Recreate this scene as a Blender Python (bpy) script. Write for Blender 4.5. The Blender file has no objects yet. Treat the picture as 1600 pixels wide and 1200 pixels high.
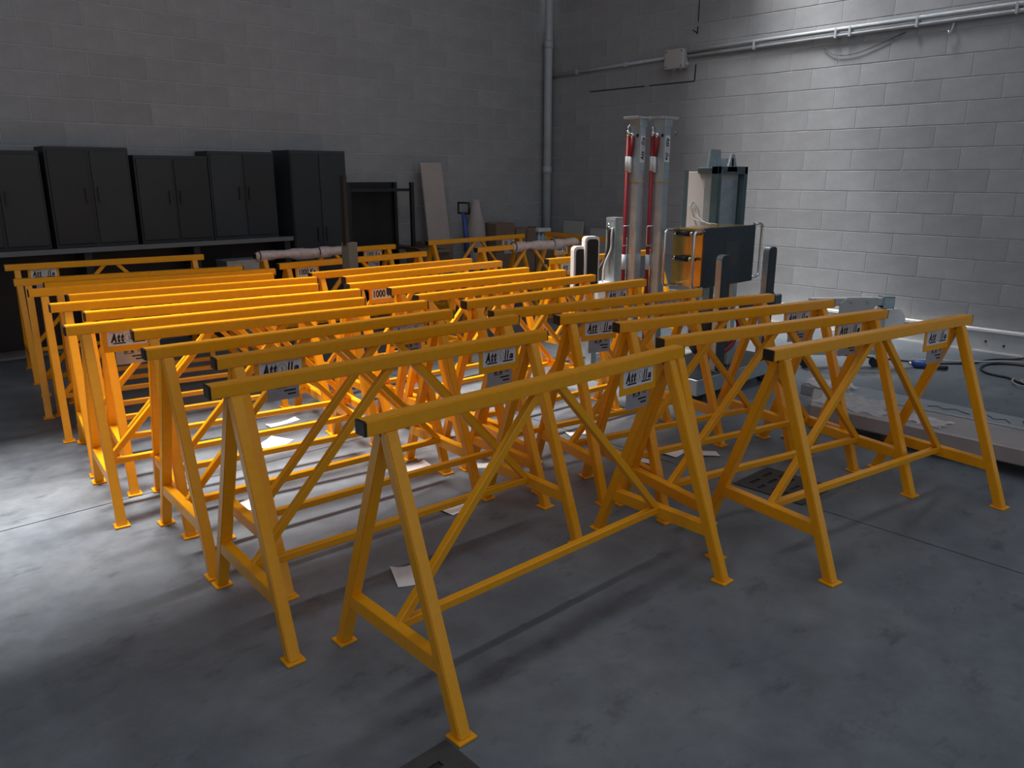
import bpy, bmesh, math, random
from mathutils import Vector, Matrix
random.seed(7)
PI = math.pi
SC = bpy.context.scene
COL = SC.collection

# ------------------------------------------------------------------ camera, sky, sun, rooflight, exposure
# room frame: X runs along the trestle beams towards the block wall (X = 8), Y runs away from the viewer
# towards the rear wall (Y = 7.86), Z is up; metres.
cd = bpy.data.cameras.new('camera'); cam = bpy.data.objects.new('camera', cd); COL.objects.link(cam)
cam.location = (0, 0, 1.56)
cam.rotation_euler = (PI / 2 - 0.2616, 0, math.radians(-43))
cd.sensor_width = 36; cd.lens = 27.21; cd.clip_end = 200
SC.camera = cam

W = bpy.data.worlds.new('sky'); SC.world = W; W.use_nodes = True
wb = W.node_tree.nodes['Background']
wb.inputs[0].default_value = (0.80, 0.89, 1.0, 1); wb.inputs[1].default_value = 0.39

def area(name, loc, target, sx, sy, energy, color, spread=180):
    d = bpy.data.lights.new(name, 'AREA'); o = bpy.data.objects.new(name, d); COL.objects.link(o)
    d.shape = 'RECTANGLE'; d.size = sx; d.size_y = sy; d.energy = energy; d.color = color
    d.spread = math.radians(spread)
    o.location = loc
    o.rotation_euler = (Vector(target) - Vector(loc)).to_track_quat('-Z', 'Y').to_euler()
    return o
# bright strip of sky seen through the long rooflight opening in the roof
area('rooflight_sky', (2.4, 7.72, 14.0), (2.4, 5.48, 6.0), 12.0, 1.6, 7300, (1.0, 0.97, 0.94))
# narrow diffusing rooflight running along above the front trestles
area('front_rooflight', (2.6, 2.75, 5.95), (2.6, 2.75, 0), 7.0, 0.24, 56, (0.96, 0.97, 1.0))
# extra fill lamp added to brighten the block wall
area('wall_fill_lamp', (6.9, 3.9, 5.9), (7.95, 3.5, 1.4), 0.8, 0.8, 19, (0.94, 0.96, 1.0), 60)

SC.view_settings.view_transform = 'Standard'
SC.view_settings.look = 'None'
SC.view_settings.exposure = 0.0
SC.view_settings.gamma = 1.0
SC.view_settings.use_curve_mapping = False
SC.cycles.max_bounces = 6

# ------------------------------------------------------------------ helpers
class MB:
    """collects shapes in one bmesh; build() links them as one mesh object"""
    def __init__(s): s.bm = bmesh.new(); s.mats = []; s.cur = 0
    def mat(s, m):
        if m not in s.mats: s.mats.append(m)
        s.cur = s.mats.index(m); return s
    def _f(s, vs):
        try:
            f = s.bm.faces.new(vs); f.material_index = s.cur; return f
        except ValueError: return None
    def hexa(s, c):
        """8 corners: 4 bottom ccw, 4 top ccw"""
        v = [s.bm.verts.new(p) for p in c]
        for q in ((3, 2, 1, 0), (4, 5, 6, 7), (0, 1, 5, 4), (1, 2, 6, 5), (2, 3, 7, 6), (3, 0, 4, 7)):
            s._f([v[i] for i in q])
        return s
    def box(s, x0, x1, y0, y1, z0, z1):
        return s.hexa([(x0, y0, z0), (x1, y0, z0), (x1, y1, z0), (x0, y1, z0), (x0, y0, z1), (x1, y0, z1), (x1, y1, z1), (x0, y1, z1)])
    def bar(s, a, b, w, h, side=(0, 0, 1)):
        a = Vector(a); b = Vector(b); d = (b - a).normalized(); u = Vector(side)
        r = d.cross(u)
        if r.length < 1e-4: r = d.cross(Vector((1, 0, 0)))
        r.normalize(); u = r.cross(d).normalized()
        c = []
        for p in (a, b):
            c.append([p - r * w / 2 - u * h / 2, p + r * w / 2 - u * h / 2, p + r * w / 2 + u * h / 2, p - r * w / 2 + u * h / 2])
        v = [[s.bm.verts.new(p) for p in q] for q in c]
        s._f(v[0][::-1]); s._f(v[1])
        for i in range(4): j = (i + 1) % 4; s._f([v[0][i], v[0][j], v[1][j], v[1][i]])
        return s
    def tube(s, pts, r, n=8, caps=True, closed=False):
        pts = [Vector(p) for p in pts]; rings = []; N = len(pts); up = None
        rr = r if isinstance(r, (list, tuple)) else [r] * N
        for i, p in enumerate(pts):
            if closed: d = pts[(i + 1) % N] - pts[i - 1]
            else: d = pts[min(i + 1, N - 1)] - pts[max(i - 1, 0)]
            d.normalize()
            if up is None: up = d.orthogonal().normalized()
            up = (up - d * up.dot(d)).normalized(); w = d.cross(up)
            rings.append([s.bm.verts.new(p + (up * math.cos(2 * PI * k / n) + w * math.sin(2 * PI * k / n)) * rr[i]) for k in range(n)])
        for i in range(N if closed else N - 1):
            A = rings[i]; B = rings[(i + 1) % N]
            for k in range(n):
                f = s._f([A[k], A[(k + 1) % n], B[(k + 1) % n], B[k]])
                if f: f.smooth = True
        if caps and not closed: s._f(rings[0][::-1]); s._f(rings[-1])
        return s
    def cyl(s, a, b, r, n=16): return s.tube([a, b], r, n)
    def prism(s, poly, o, u, v, w, t):
        """2D polygon in the plane (o,u,v), extruded by t along w"""
        o = Vector(o); u = Vector(u); v = Vector(v); w = Vector(w)
        A = [s.bm.verts.new(o + u * x + v * y) for x, y in poly]
        B = [s.bm.verts.new(o + u * x + v * y + w * t) for x, y in poly]
        s._f(A[::-1]); s._f(B); n = len(A)
        for i in range(n): j = (i + 1) % n; s._f([A[i], A[j], B[j], B[i]])
        return s
    def bevel(s, off, seg=1):
        s.bm.normal_update()
        e = [e for e in s.bm.edges if len(e.link_faces) == 2 and e.calc_face_angle(0) > 0.6]
        bmesh.ops.bevel(s.bm, geom=e, offset=off, segments=seg, affect='EDGES', clamp_overlap=True); return s
    def mesh(s, name, m=None):
        bmesh.ops.recalc_face_normals(s.bm, faces=s.bm.faces)
        me = bpy.data.meshes.new(name); s.bm.to_mesh(me); s.bm.free()
        for k in (s.mats or [m]): me.materials.append(k)
        return me
    def build(s, name, m=None, parent=None): return link(name, s.mesh(name, m), parent)

def link(name, me, parent=None):
    o = bpy.data.objects.new(name, me); COL.objects.link(o)
    if parent is not None: o.parent = parent
    return o
def tag(o, label=None, cat=None, group=None, kind=None):
    if label: o['label'] = label
    if cat: o['category'] = cat
    if group: o['group'] = group
    if kind: o['kind'] = kind
    return o
def empty(name, loc=(0, 0, 0), rz=0, label=None, cat=None, group=None):
    o = bpy.data.objects.new(name, None); COL.objects.link(o); o.empty_display_size = 0.1
    o.location = loc; o.rotation_euler = (0, 0, rz); return tag(o, label, cat, group)
def rrect(w, h, r, n=4):
    """rounded rectangle polygon centred on 0"""
    out = []
    for cx, cy, a in ((w / 2 - r, h / 2 - r, 0), (-w / 2 + r, h / 2 - r, PI / 2), (-w / 2 + r, -h / 2 + r, PI), (w / 2 - r, -h / 2 + r, 1.5 * PI)):
        for k in range(n + 1):
            t = a + PI / 2 * k / n; out.append((cx + r * math.cos(t), cy + r * math.sin(t)))
    return out
def smooth(pts, n=6):
    """Catmull-Rom through the points"""
    P = [Vector(p) for p in pts]; P = [P[0] * 2 - P[1]] + P + [P[-1] * 2 - P[-2]]; out = []
    for i in range(1, len(P) - 2):
        for k in range(n):
            t = k / n; a, b, c, d = P[i - 1:i + 3]
            out.append(0.5 * ((2 * b) + (c - a) * t + (2 * a - 5 * b + 4 * c - d) * t * t + (3 * b - a - 3 * c + d) * t ** 3))
    out.append(P[-2]); return out

# ------------------------------------------------------------------ materials
def mk(name, col, rough=0.5, metal=0.0, noise=0.0, scale=8.0, bump=0.0, spec=0.5, rand=0.0, coat=0.0, detail=4, col2=None, alpha=1.0, trans=0.0):
    m = bpy.data.materials.new(name); m.use_nodes = True; nt = m.node_tree; b = nt.nodes['Principled BSDF']
    b.inputs['Roughness'].default_value = rough; b.inputs['Metallic'].default_value = metal
    b.inputs['Specular IOR Level'].default_value = spec; b.inputs['Coat Weight'].default_value = coat
    b.inputs['Alpha'].default_value = alpha; b.inputs['Transmission Weight'].default_value = trans
    c4 = (*col, 1)
    b.inputs['Base Color'].default_value = c4
    if noise or bump or rand or col2:
        tc = nt.nodes.new('ShaderNodeTexCoord'); no = nt.nodes.new('ShaderNodeTexNoise')
        no.inputs['Scale'].default_value = scale; no.inputs['Detail'].default_value = detail; no.inputs['Roughness'].default_value = 0.6
        nt.links.new(tc.outputs['Object'], no.inputs['Vector'])
        mr = nt.nodes.new('ShaderNodeMapRange'); mr.inputs[1].default_value = 0.3; mr.inputs[2].default_value = 0.7
        mr.inputs[3].default_value = 0 if col2 else 1 - noise; mr.inputs[4].default_value = 1 if col2 else 1 + noise
        nt.links.new(no.outputs['Fac'], mr.inputs[0])
        mx = nt.nodes.new('ShaderNodeMix'); mx.data_type = 'RGBA'
        if col2:
            mx.inputs[6].default_value = c4; mx.inputs[7].default_value = (*col2, 1); nt.links.new(mr.outputs[0], mx.inputs[0]); out = mx.outputs[2]
        else:
            mx.blend_type = 'MULTIPLY'; mx.inputs[0].default_value = 1; mx.inputs[6].default_value = c4
            nt.links.new(mr.outputs[0], mx.inputs[7]); out = mx.outputs[2]
        if rand:
            oi = nt.nodes.new('ShaderNodeObjectInfo'); r2 = nt.nodes.new('ShaderNodeMapRange')
            r2.inputs[3].default_value = 1 - rand; r2.inputs[4].default_value = 1 + rand
            nt.links.new(oi.outputs['Random'], r2.inputs[0])
            m2 = nt.nodes.new('ShaderNodeMix'); m2.data_type = 'RGBA'; m2.blend_type = 'MULTIPLY'; m2.inputs[0].default_value = 1
            nt.links.new(out, m2.inputs[6]); nt.links.new(r2.outputs[0], m2.inputs[7]); out = m2.outputs[2]
        nt.links.new(out, b.inputs['Base Color'])
        if bump:
            bp = nt.nodes.new('ShaderNodeBump'); bp.inputs['Strength'].default_value = bump; bp.inputs['Distance'].default_value = 0.01
            nt.links.new(no.outputs['Fac'], bp.inputs['Height']); nt.links.new(bp.outputs[0], b.inputs['Normal'])
    return m

YEL = mk('yellow_paint', (0.90, 0.375, 0.006), 0.29, noise=0.04, scale=30, spec=0.5)
CAPM = mk('black_plastic', (0.012, 0.012, 0.012), 0.45)
ZINC = mk('galvanised_steel', (0.50, 0.57, 0.61), 0.36, 0.72, noise=0.12, scale=14)
ZINCD = mk('dull_galvanised_steel', (0.42, 0.50, 0.53), 0.42, 0.75, noise=0.15, scale=10)
CHROME = mk('bright_steel_tube', (0.75, 0.76, 0.77), 0.18, 1.0)
TEAL = mk('dark_blue_grey_steel', (0.10, 0.15, 0.17), 0.4, 0.6, noise=0.1, scale=9)
RUB = mk('dark_rubber', (0.034, 0.046, 0.054), 0.45, noise=0.2, scale=20)
BLACK = mk('black_rubber', (0.012, 0.012, 0.013), 0.5)
RED = mk('red_sleeve', (0.27, 0.010, 0.018), 0.45, noise=0.08, scale=60)
BAND = mk('grey_band', (0.62, 0.66, 0.68), 0.5)
WHITE = mk('white_paint', (0.78, 0.76, 0.74), 0.45, noise=0.04)
BEIGE = mk('beige_sheet_steel', (0.50, 0.47, 0.445), 0.5, noise=0.03)
STICK = mk('sticker_white', (0.72, 0.70, 0.72), 0.4)
PLATE = mk('aluminium_plate', (0.40, 0.41, 0.45), 0.38, 0.5)
INK = mk('black_ink', (0.015, 0.013, 0.015), 0.5)
GREYINK = mk('grey_ink', (0.30, 0.30, 0.32), 0.5)
PAPER = mk('white_paper', (0.82, 0.80, 0.80), 0.7)
CARD = mk('brown_cardboard', (0.22, 0.15, 0.11), 0.8, noise=0.1, scale=5, rand=0.2)
CARDP = mk('pale_board', (0.42, 0.37, 0.35), 0.8, noise=0.06, scale=5)
BLUE = mk('blue_enamel', (0.03, 0.08, 0.28), 0.4)
DARKST = mk('dark_grey_steel', (0.020, 0.026, 0.031), 0.5, noise=0.15, scale=3, rand=0.25)
POSTM = mk('grey_green_paint', (0.13, 0.14, 0.13), 0.5, noise=0.06)
FILM = mk('clear_wrap', (0.80, 0.75, 0.77), 0.3, noise=0.2, scale=20, bump=0.6, alpha=0.62)
PIPE = mk('grey_pvc_conduit', (0.42, 0.45, 0.47), 0.4, noise=0.08, scale=6)
BOXM = mk('grey_plastic_box', (0.44, 0.43, 0.42), 0.5)
BLOCK = mk('grey_concrete_block', (0.30, 0.305, 0.315), 0.85, noise=0.09, scale=7, bump=0.25, rand=0.06, detail=8)
MORTAR = mk('pale_mortar', (0.42, 0.42, 0.42), 0.9, noise=0.05)
PLAST = mk('grey_render', (0.30, 0.305, 0.315), 0.9, noise=0.06)
KERB = mk('pale_kerb_concrete', (0.50, 0.51, 0.52), 0.7, noise=0.1, scale=4)
IRON = mk('dark_cast_iron', (0.045, 0.045, 0.047), 0.6, noise=0.15, scale=25)
CABLE = mk('black_cable', (0.02, 0.02, 0.022), 0.5)
CABLEW = mk('grey_cable', (0.42, 0.40, 0.38), 0.5)
PLANKM = mk('wrapped_board', (0.42, 0.36, 0.35), 0.4, noise=0.12, scale=3, col2=(0.30, 0.285, 0.285))
GROUT = mk('dark_subfloor', (0.05, 0.05, 0.05), 0.9)  # dark concrete sub-floor, showing in the slab joints

def floor_mat():
    m = bpy.data.materials.new('power_floated_concrete'); m.use_nodes = True; nt = m.node_tree; b = nt.nodes['Principled BSDF']
    tc = nt.nodes.new('ShaderNodeTexCoord'); L = nt.links.new
    def noise(scale, detail, rough=0.6, mp=None):
        n = nt.nodes.new('ShaderNodeTexNoise'); n.inputs['Scale'].default_value = scale; n.inputs['Detail'].default_value = detail
        n.inputs['Roughness'].default_value = rough
        if mp:
            q = nt.nodes.new('ShaderNodeMapping'); q.inputs['Scale'].default_value = mp; L(tc.outputs['Object'], q.inputs[0]); L(q.outputs[0], n.inputs[0])
        else: L(tc.outputs['Object'], n.inputs[0])
        return n
    def rng(src, a, b_, c, d):
        r = nt.nodes.new('ShaderNodeMapRange'); r.inputs[1].default_value = a; r.inputs[2].default_value = b_; r.inputs[3].default_value = c; r.inputs[4].default_value = d
        L(src, r.inputs[0]); return r.outputs[0]
    n1 = noise(1.3, 6); n2 = noise(7, 8, 0.7); n3 = noise(4.5, 7, 0.72, (1, 1.7, 1))
    c = nt.nodes.new('ShaderNodeMix'); c.data_type = 'RGBA'
    c.inputs[6].default_value = (0.116, 0.138, 0.163, 1); c.inputs[7].default_value = (0.20, 0.217, 0.236, 1)
    L(rng(n1.outputs['Fac'], 0.3, 0.7, 0, 1), c.inputs[0])
    k = nt.nodes.new('ShaderNodeMix'); k.data_type = 'RGBA'; k.blend_type = 'MULTIPLY'; k.inputs[0].default_value = 1
    L(c.outputs[2], k.inputs[6]); L(rng(n2.outputs['Fac'], 0.3, 0.7, 0.80, 1.16), k.inputs[7])
    k2 = nt.nodes.new('ShaderNodeMix'); k2.data_type = 'RGBA'; k2.blend_type = 'MULTIPLY'; k2.inputs[0].default_value = 1
    L(k.outputs[2], k2.inputs[6]); L(rng(n3.outputs['Fac'], 0.56, 0.72, 1.0, 0.55), k2.inputs[7])
    L(k2.outputs[2], b.inputs['Base Color'])
    L(rng(n2.outputs['Fac'], 0.3, 0.7, 0.42, 0.6), b.inputs['Roughness']); b.inputs['Specular IOR Level'].default_value = 0.35
    bp = nt.nodes.new('ShaderNodeBump'); bp.inputs['Strength'].default_value = 0.08; bp.inputs['Distance'].default_value = 0.01
    L(n2.outputs['Fac'], bp.inputs['Height']); L(bp.outputs[0], b.inputs['Normal'])
    return m
FLOORM = floor_mat()

# ------------------------------------------------------------------ floor
XJ, YJ = 3.46, 3.95
fl = MB().box(-9, 8.4, -6, 8.4, -0.12, -0.012).build('floor', GROUT); tag(fl, kind='structure')
g = 0.004
for x0, x1 in ((-9, XJ - g), (XJ + g, 8.4)):
    for y0, y1 in ((-6, YJ - g), (YJ + g, 8.4)):
        MB().box(x0, x1, y0, y1, -0.012, 0).build('floor_slab', FLOORM, fl)

# ------------------------------------------------------------------ block walls
bw, bh, dep = 0.5, 0.2, 0.03
def block_mesh(w):
    mb = MB(); h = bh - 0.007; x = (w - 0.007) / 2
    mb.box(-x, x, -dep, 0, -h / 2, h / 2)      # front face towards +Y ... turned per wall
    mb.bm.normal_update()
    e = [e for e in mb.bm.edges if all(abs(v.co.y) < 1e-6 for v in e.verts)]
    bmesh.ops.bevel(mb.bm, geom=e, offset=0.0025, segments=1, affect='EDGES')
    return mb.mesh('block', BLOCK)
BFULL = block_mesh(bw); BHALF = {}
def lay(wall, u0, u1, place, off_even, off_odd, rows):
    for r in range(rows):
        z = 0.02 + bh * r + bh / 2
        if r == 0: pass
        u = u0 + ((off_even if r % 2 == 0 else off_odd) - u0) % bw - bw
        while u < u1:
            a = max(u, u0); b = min(u + bw, u1)
            if b - a > 0.06:
                if b - a > bw - 1e-4: me = BFULL
                else:
                    k = round(b - a, 3)
                    if k not in BHALF: BHALF[k] = block_mesh(k)
                    me = BHALF[k]
                o = link('block', me, wall); place(o, (a + b) / 2, z)
            u += bw
# right-hand wall: face at X = 8
wr = MB().box(8.004, 8.3, -1.5, 7.86, 0, 6.2).build('wall_right', MORTAR); tag(wr, kind='structure')
def pr(o, u, z): o.location = (8.0, u, z); o.rotation_euler = (0, 0, PI / 2)
# joints seen at Y = 2.04 - s
lay(wr, 0.6, 7.86, pr, 2.09, 1.83, 19)
MB().box(8.0, 8.006, -1.5, 0.6, 0, 3.82).build('render_panel', PLAST, wr)
MB().box(8.0, 8.006, -1.5, 7.86, 3.82, 6.2).build('render_panel', PLAST, wr)
# rear wall: face at Y = 7.86
wl = MB().box(-7, 8.3, 7.864, 8.16, 0, 6.2).build('wall_rear', MORTAR); tag(wl, kind='structure')
def pl(o, u, z): o.location = (u, 7.86, z); o.rotation_euler = (0, 0, PI)
lay(wl, 1.0, 8.0, pl, 0.25, 0.0, 19)
MB().box(-7, 1.0, 7.86, 7.866, 0, 3.82).build('render_panel', PLAST, wl)
MB().box(-7, 8.0, 7.86, 7.866, 3.82, 6.2).build('render_panel', PLAST, wl)

# unseen roof added to block the light, its openings shaped for the light pool
rf = MB()
holes = [(-3.0, 5.0, 5.18, 6.08), (6.3, 7.9, 4.78, 5.40)]      # x0, x1, y0, y1 of the two openings, placed to shape the light on floor and wall
xs = sorted({-7, 8.3} | {h[0] for h in holes} | {h[1] for h in holes}); ys = sorted({1.2, 8.2} | {h[2] for h in holes} | {h[3] for h in holes})
for x0, x1 in zip(xs, xs[1:]):
    for y0, y1 in zip(ys, ys[1:]):
        if not any(h[0] <= x0 and x1 <= h[1] and h[2] <= y0 and y1 <= h[3] for h in holes): rf.box(x0, x1, y0, y1, 6.0, 6.2)
tag(rf.build('unseen_ceiling', PLAST), kind='structure')
ww = MB().box(-7.2, -7, 2.0, 8.2, 0, 6.2).build('unseen_wall_left', PLAST); tag(ww, kind='structure')  # unseen end wall added to keep sky light off the rear left corner

# kerb along the right wall
kb = empty('baseboard_right'); tag(kb, kind='structure')
MB().box(7.94, 7.999, 0.2, 7.84, 0.015, 0.185).bevel(0.004).build('kerb', KERB, kb)
MB().box(7.925, 7.999, 0.2, 7.84, 0.185, 0.212).bevel(0.004).build('ledge', WHITE, kb)
MB().box(7.925, 7.999, 0.2, 7.84, 0.0, 0.015).build('foot_strip', WHITE, kb)
BOLTM = MB().cyl((7.93, 0, 0), (7.945, 0, 0), 0.009, 8).mesh('bolt', BLACK)
for y in (1.55, 1.98, 2.13, 2.62, 2.95, 3.3):
    o = link('bolt', BOLTM, kb); o.location = (0, y, 0.095 + 0.02 * math.sin(9 * y))

# ------------------------------------------------------------------ wall fittings
t = empty('conduit', label='pair of grey conduit pipes running level across the block wall', cat='conduit')
MB().cyl((7.965, 5.6, 2.945), (7.965, -1.2, 2.985), 0.021, 12).build('pipe', PIPE, t)
MB().cyl((7.972, 5.6, 2.89), (7.972, -1.2, 2.935), 0.019, 12).build('pipe', PIPE, t)
CLIP = MB().box(7.94, 7.9995, -0.012, 0.012, -0.03, 0.065).bevel(0.004).mesh('clip', PIPE)
for y in (4.75, 3.86, 3.72, 3.1, 2.3, 1.5): o = link('clip', CLIP, t); o.location = (0, y, 2.895 + (5.6 - y) * 0.0062)
t = empty('conduit_run', label='single thin grey conduit from the junction box to the corner', cat='conduit')
MB().cyl((7.972, 5.86, 2.905), (7.972, 7.74, 2.865), 0.019, 12).build('pipe', PIPE, t)
for y in (6.5, 7.3): o = link('clip', MB().box(7.945, 7.9995, -0.012, 0.012, -0.028, 0.028).mesh('clip', PIPE), t); o.location = (0, y, 2.905 - (y - 5.86) * 0.0213)
t = empty('junction_box', (7.95, 5.73, 2.87), label='square grey junction box with cable glands on block wall', cat='junction box')
MB().box(-0.05, 0.05, -0.125, 0.125, -0.1, 0.1).bevel(0.006).build('box_body', BOXM, t)
MB().box(-0.066, -0.05, -0.13, 0.13, -0.105, 0.105).bevel(0.005).build('lid', BOXM, t)
SCR = MB().cyl((-0.069, 0, 0), (-0.06, 0, 0), 0.008, 8).mesh('screw', BLACK)
for y in (-0.105, 0.105):
    for z in (-0.08, 0.08): o = link('screw', SCR, t); o.location = (0, y, z)
GL = MB().cyl((0, 0, -0.118), (0, 0, -0.098), 0.016, 10).mesh('gland', BOXM)
for y in (-0.06, 0.03): o = link('gland', GL, t); o.location = (0.0, y, 0)
MB().cyl((0, -0.155, -0.06), (0, -0.12, -0.06), 0.02, 10).build('gland', BOXM, t)
t = empty('corner_pipe', label='tall grey pipe standing in the far room corner', cat='pipe')
MB().cyl((7.9, 7.76, 0), (7.9, 7.76, 5.9), 0.055, 14).build('pipe', PIPE, t)
for z in (1.6, 3.2, 4.8): MB().cyl((7.9, 7.76, z), (7.9, 7.76, z + 0.1), 0.062, 14).build('socket', PIPE, t)
# crack in the joints and marker line: part of the wall
MB().bar((7.998, 5.50, 2.80), (7.998, 5.505, 2.625), 0.004, 0.014, (0, 1, 0)).bar((7.998, 5.505, 2.622), (7.998, 6.15, 2.622), 0.004, 0.010).bar((7.998, 6.22, 2.622), (7.998, 7.1, 2.622), 0.004, 0.011).build('crack', INK, wr)
MB().bar((7.998, 5.50, 3.6), (7.998, 5.50, 3.25), 0.004, 0.010, (0, 1, 0)).bar((7.998, 5.50, 3.20), (7.998, 5.505, 3.12), 0.004, 0.014, (0, 1, 0)).bar((7.998, 5.57, 3.17), (7.998, 5.50, 3.13), 0.004, 0.010).build('pen_mark', INK, wr)
tag(MB().tube(smooth([(7.985, 3.98, 2.80), (7.985, 3.85, 2.725), (7.985, 3.66, 2.72), (7.985, 3.48, 2.765), (7.985, 3.2, 2.86)], 5), 0.0035, 6).build('hanging_wire', CABLE), 'thin dark wire sagging on the block wall below the conduits', 'wire')
t = empty('wall_hook', (8, 2.78, 2.84), label='small metal hook fixed to block wall under conduits', cat='hook')
MB().cyl((0, 0, 0.03), (-0.06, 0, 0.03), 0.008, 8).build('shank', ZINC, t)
MB().tube(smooth([(-0.05, 0, 0.03), (-0.055, 0.01, -0.02), (-0.05, 0.03, -0.05), (-0.045, 0.04, -0.02)], 4), 0.007, 6).build('hook_end', ZINC, t)
t = empty('wall_bolt', (8, 5.71, 2.07), label='short bolt stub sticking out of block wall beside the masts', cat='bolt')
MB().cyl((0, 0, 0), (-0.05, 0, 0), 0.014, 8).build('bolt_stub', ZINC, t)

# ------------------------------------------------------------------ lettering
TXT = {}
def text_mesh(s, size, shear=0.0, bold=0.0, m=INK):
    k = (s, size, shear, bold, m.name)
    if k in TXT: return TXT[k]
    cu = bpy.data.curves.new('txt', 'FONT'); cu.body = s; cu.size = size; cu.shear = shear; cu.offset = bold
    cu.align_x = 'LEFT'; cu.align_y = 'BOTTOM_BASELINE'; cu.fill_mode = 'FRONT'; cu.resolution_u = 3
    o = bpy.data.objects.new('txt', cu); COL.objects.link(o); bpy.context.view_layer.update()
    me = bpy.data.meshes.new_from_object(o.evaluated_get(bpy.context.evaluated_depsgraph_get()))
    bpy.data.objects.remove(o); me.materials.clear(); me.materials.append(m); TXT[k] = me; return me
def put_text(mb, s, size, x, y, shear=0.0, bold=0.0, m=INK, width=None, z=0.0):
    """adds flat text at (x, y) in the XY plane, squeezed to a width"""
    me = text_mesh(s, size, shear, bold, m); mb.mat(m)
    xs = [v.co.x for v in me.vertices]; x0, x1 = min(xs), max(xs); k = width / (x1 - x0) if width else 1
    vs = [mb.bm.verts.new(((v.co.x - x0) * k + x, v.co.y + y, z)) for v in me.vertices]
    for p in me.polygons: mb._f([vs[i] for i in p.vertices])
def rect(mb, x0, x1, y0, y1, m, z=0.0):
    mb.mat(m); mb._f([mb.bm.verts.new(p) for p in ((x0, y0, z), (x1, y0, z), (x1, y1, z), (x0, y1, z))])
def ring(mb, cx, cy, r0, r1, m, n=24, a0=0, a1=2 * PI, z=0.0):
    mb.mat(m)
    for k in range(n):
        t0 = a0 + (a1 - a0) * k / n; t1 = a0 + (a1 - a0) * (k + 1) / n
        mb._f([mb.bm.verts.new((cx + r * math.cos(q), cy + r * math.sin(q), z)) for r, q in ((r0, t0), (r1, t0), (r1, t1), (r0, t1))])
def orient_up(me):
    """face normals to +Z"""
    bm = bmesh.new(); bm.from_mesh(me); bm.normal_update()
    bmesh.ops.reverse_faces(bm, faces=[f for f in bm.faces if f.normal.z < 0]); bm.to_mesh(me); bm.free(); return me
def logo_mesh():
    """A t t (round emblem) l l a with the underline; 0.18 x 0.07, origin at lower left"""
    mb = MB()
    put_text(mb, 'A', 0.052, 0.012, 0.021, 0.25, 0.0040, INK, 0.028)
    put_text(mb, 't', 0.054, 0.043, 0.021, 0.25, 0.0042, INK, 0.0145)
    put_text(mb, 't', 0.054, 0.059, 0.021, 0.25, 0.0042, INK, 0.0145)
    put_text(mb, 'l', 0.050, 0.117, 0.021, 0.25, 0.0042, INK, 0.0125)
    put_text(mb, 'l', 0.050, 0.130, 0.021, 0.25, 0.0042, INK, 0.0125)
    put_text(mb, 'a', 0.042, 0.144, 0.021, 0.2, 0.0018, INK, 0.024)
    ring(mb, 0.094, 0.036, 0.0195, 0.022, GREYINK); ring(mb, 0.094, 0.036, 0.0145, 0.016, GREYINK)
    ring(mb, 0.094, 0.031, 0.003, 0.0055, INK, 10, -PI * 0.9, PI * 0.4); rect(mb, 0.0925, 0.0955, 0.034, 0.046, INK)
    rect(mb, 0.022, 0.078, 0.009, 0.0155, INK); rect(mb, 0.108, 0.165, 0.009, 0.0155, INK)
    rect(mb, 0.014, 0.075, 0.0625, 0.0645, GREYINK); rect(mb, 0.12, 0.165, 0.0625, 0.0645, GREYINK)
    return orient_up(mb.mesh('lettering'))
LOGO = logo_mesh()
def kg_mesh():
    mb = MB(); put_text(mb, '1000 Kg', 0.062, 0.014, 0.015, 0, 0.0022, INK, 0.152); return orient_up(mb.mesh('lettering'))
KG = kg_mesh()
def id_mesh():
    """small rating plate print, 0.13 x 0.075"""
    mb = MB()
    put_text(mb, 'Att', 0.016, 0.034, 0.052, 0.25, 0.0007, INK, 0.019); ring(mb, 0.0585, 0.057, 0.003, 0.0055, GREYINK, 12)
    put_text(mb, 'lla', 0.016, 0.066, 0.052, 0.25, 0.0007, INK, 0.015); rect(mb, 0.036, 0.082, 0.046, 0.049, INK)
    put_text(mb, 'CE', 0.014, 0.098, 0.053, 0, 0.0003, INK, 0.018)
    rect(mb, 0.070, 0.120, 0.030, 0.037, INK); rect(mb, 0.085, 0.120, 0.015, 0.022, INK)
    for k, (a, b) in enumerate(((0.012, 0.05), (0.012, 0.058), (0.012, 0.042), (0.012, 0.066))): rect(mb, a, b, 0.010 + k * 0.008, 0.0115 + k * 0.008, GREYINK)
    return orient_up(mb.mesh('lettering'))
IDL = id_mesh()
STK = MB().prism([(x + 0.0895, y + 0.035) for x, y in rrect(0.179, 0.07, 0.005, 2)], (0, 0, 0), (1, 0, 0), (0, 1, 0), (0, 0, 1), 0.001).mesh('sticker', STICK)

# ------------------------------------------------------------------ trestles
L, H, WB, HB, XI, SF = 1.5, 0.899, 0.054, 0.047, 0.664, 0.3256
M_beam = MB().box(-L / 2 + .003, L / 2 - .003, -WB / 2, WB / 2, H - HB, H).bevel(0.004, 2).mesh('beam', YEL)
M_cap = MB().box(-0.003, 0.006, -WB / 2 + .0012, WB / 2 - .0012, -HB / 2 + .0012, HB / 2 - .0012).bevel(0.002).mesh('end_cap', CAPM)
def leg_mesh(sy):
    mb = MB(); hx = 0.021; hy = 0.0215; zt = H - HB + 0.001; zb = 0.008; yt = sy * 0.009; yb = sy * SF
    mb.hexa([(-hx, yb - hy, zb), (hx, yb - hy, zb), (hx, yb + hy, zb), (-hx, yb + hy, zb), (-hx, yt - hy, zt), (hx, yt - hy, zt), (hx, yt + hy, zt), (-hx, yt + hy, zt)])
    return mb.bevel(0.0035, 2).mesh('leg', YEL)
M_leg = {s: leg_mesh(s) for s in (-1, 1)}
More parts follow.
